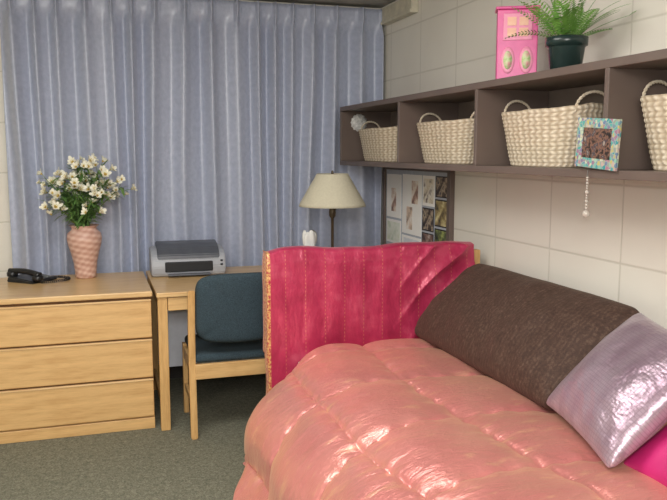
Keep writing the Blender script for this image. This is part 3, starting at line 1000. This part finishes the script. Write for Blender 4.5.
# pillows --------------------------------------------------------
def pillow(name, C, ex, ey, hx, hy, th, mat, label, n=64, wr=.01, seed=0, pinch=.07, p=.42, rnd=10, fine=.5):
    ex = Vector(ex).normalized(); ey = Vector(ey); ey = (ey - ex * ey.dot(ex)).normalized(); ez = ex.cross(ey)
    V = []; F = []; U = []
    ar = hx / hy
    nx = int(n * max(1, ar)); ny = n
    for side in (1, -1):
        for j in range(ny + 1):
            for i in range(nx + 1):
                u = -1 + 2 * i / nx; v_ = -1 + 2 * j / ny
                u = math.sin(u * pi / 2 * .98) / math.sin(pi / 2 * .98); v_ = math.sin(v_ * pi / 2 * .98) / math.sin(pi / 2 * .98)
                cr = hy * rnd / 100.0
                x0_ = hx * u; y0_ = hy * v_
                ix, iy = hx - cr, hy - cr
                sx_ = (abs(x0_) - ix) / cr; sy_ = (abs(y0_) - iy) / cr
                if sx_ > 0 and sy_ > 0:
                    m_ = max(sx_, sy_); l_ = math.hypot(sx_, sy_)
                    k_ = m_ / l_
                    x0_ = math.copysign(ix + cr * sx_ * k_, x0_); y0_ = math.copysign(iy + cr * sy_ * k_, y0_)
                x = x0_ * (1 - pinch * (1 - v_ * v_)); y = y0_ * (1 - pinch * (1 - u ** 2) * min(1, 1 / ar))
                e = max(0, (1 - abs(u) ** (2 * max(1, ar * .8))) * (1 - v_ * v_))
                z = side * th * e ** p
                w = noise.noise(Vector((x * 6, y * 6, seed + side))) + fine * noise.noise(Vector((x * 16, y * 16, seed + 3 * side)))
                z += side * wr * w * min(1, e * 3)
                V.append((x, y, z)); U.append((x, y))
    N = (nx + 1) * (ny + 1)
    for s_ in (0, 1):
        for j in range(ny):
            for i in range(nx):
                a = s_ * N + j * (nx + 1) + i
                q = (a, a + 1, a + nx + 2, a + nx + 1)
                F.append(q if s_ == 0 else q[::-1])
    ob = mesh(name, V, F, mat, None, True, U)
    bm = bmesh.new(); bm.from_mesh(ob.data); bmesh.ops.remove_doubles(bm, verts=bm.verts[:], dist=.0004); bm.to_mesh(ob.data); bm.free()
    Mx = Matrix((ex, ey, ez)).transposed().to_4x4(); Mx.translation = Vector(C)
    ob.matrix_world = Mx
    tag(ob, label, 'pillow')
    return ob

t = NT('brown_chenille')
v = t.coord('UV')
s = t.sep(v)
rn = t.noise(v, 16, 4, .65)
row = t.math('SINE', t.math('ADD', t.math('MULTIPLY', s[0], 300), t.math('MULTIPLY', rn, 22)))
n2 = t.noise(v, 90, 4, .75)
mot = t.noise(v, 22, 4, .7)
h = t.math('ADD', t.math('MULTIPLY', row, .16), t.math('ADD', t.math('MULTIPLY', t.math('SUBTRACT', n2, .5), 2.2), t.math('MULTIPLY', t.math('SUBTRACT', mot, .5), 1.2)))
mr = t.n('ShaderNodeMapRange'); mr.inputs['From Min'].default_value = -1; mr.inputs['From Max'].default_value = 1; t.l(h, mr.inputs['Value'])
t.base(t.ramp(mr.outputs[0], [(0.1, (46, 31, 25)), (0.55, (72, 53, 44)), (1, (116, 94, 80))]))
t.set(Roughness=.7); t.b.inputs['Sheen Weight'].default_value = .15; t.b.inputs['Sheen Tint'].default_value = lin((170, 145, 130))
t.b.inputs['Specular IOR Level'].default_value = .3
t.bump(mr.outputs[0], .4, .005); M['brown'] = t.m
pillow('body_pillow', (1.635, 2.73, .778), (0, -1, 0), (.34, 0, .31), .61, .240, .115, M['brown'], 'long dark brown plush body pillow leaning against the wall', wr=.014, seed=3, pinch=.03, rnd=30, fine=.25)

t = NT('lavender_check_satin')
v = t.coord('UV')
s = t.sep(v)
gx = t.math('LESS_THAN', t.math('PINGPONG', s[0], .0055), .0010)
gy = t.math('LESS_THAN', t.math('PINGPONG', s[1], .0055), .0010)
gg = t.math('MAXIMUM', gx, gy)
n1 = t.noise(v, 5, 2)
st_ = t.math('PINGPONG', s[0], .05)
bc = t.ramp(n1, [(0.35, (146, 120, 136)), (0.6, (172, 150, 164))])
bc2 = t.mix(t.math('MULTIPLY', st_, 7.0), bc, (194, 178, 188))
t.base(t.mix(t.math('MULTIPLY', gg, .35), bc2, (118, 92, 108)))
t.set(Roughness=.34, Metallic=.5); t.b.inputs['Sheen Weight'].default_value = .15
hh = t.math('ADD', t.math('MULTIPLY', gg, -.05), t.noise(t.coord('UV', (1, 1.5, 1)), 10, 3, .55))
t.bump(hh, .6, .022); M['lav'] = t.m
L_ = Vector((1.435, 2.15, .655)); B_ = Vector((1.325, 1.68, .635)); T_ = Vector((1.715, 2.04, .955))
Cc = (B_ + T_) / 2
pillow('throw_pillow', Cc, B_ - L_, T_ - L_, (B_ - L_).length / 2 * 1.03, (T_ - L_).length / 2 * 1.03, .085, M['lav'], 'silvery lavender satin checked square pillow leaning on the brown one', wr=.010, seed=9, pinch=.06, fine=.35)
M['hot'] = simple('hot_pink_satin', (206, 48, 122), (182, 34, 102), rough=.4, scale=6)
pillow('throw_pillow', (1.575, 1.48, .725), (-.05, -1, 0), (.33, .0, .22), .24, .22, .07, M['hot'], 'hot pink satin pillow tucked behind the lavender pillow', wr=.008, seed=14)

# ---------------------------------------------------------------- light
def area(name, loc, rot, size, sizey, power, col):
    l = bpy.data.lights.new(name, 'AREA'); l.shape = 'RECTANGLE'; l.size = size; l.size_y = sizey; l.energy = power; l.color = col
    o = bpy.data.objects.new(name, l); COL.objects.link(o); o.location = loc; o.rotation_euler = rot
    return o
area('ceiling_and_fill_light', (0.0, 2.4, 2.44), (0, 0, 0), 1.4, 1.0, 44, (1, .97, .93))
area('ceiling_and_fill_light', (-.3, -.5, 2.40), (math.radians(55), 0, math.radians(-8)), 1.6, 1.0, 108, (1, .975, .945))  # added soft frontal fill above and behind the camera, no real fixture
pl = bpy.data.lights.new('camera_flash', 'POINT'); pl.energy = 52; pl.shadow_soft_size = .06; pl.color = (1, .985, .975)
po = bpy.data.objects.new('camera_flash', pl); COL.objects.link(po); po.location = (-.02, -.02, 1.60)
w = bpy.data.worlds.new('world'); SC.world = w; w.use_nodes = True
w.node_tree.nodes['Background'].inputs[0].default_value = (.8, .85, 1, 1)
w.node_tree.nodes['Background'].inputs[1].default_value = .3

# ---------------------------------------------------------------- camera
cd = bpy.data.cameras.new('camera'); cd.sensor_width = 36; cd.lens = 760 / 667 * 36; cd.clip_start = .02
cam = bpy.data.objects.new('camera', cd); COL.objects.link(cam)
cam.location = (0, 0, 1.49)
cam.rotation_euler = (math.radians(90 - 7.35), 0, math.radians(-17.6))
SC.camera = cam
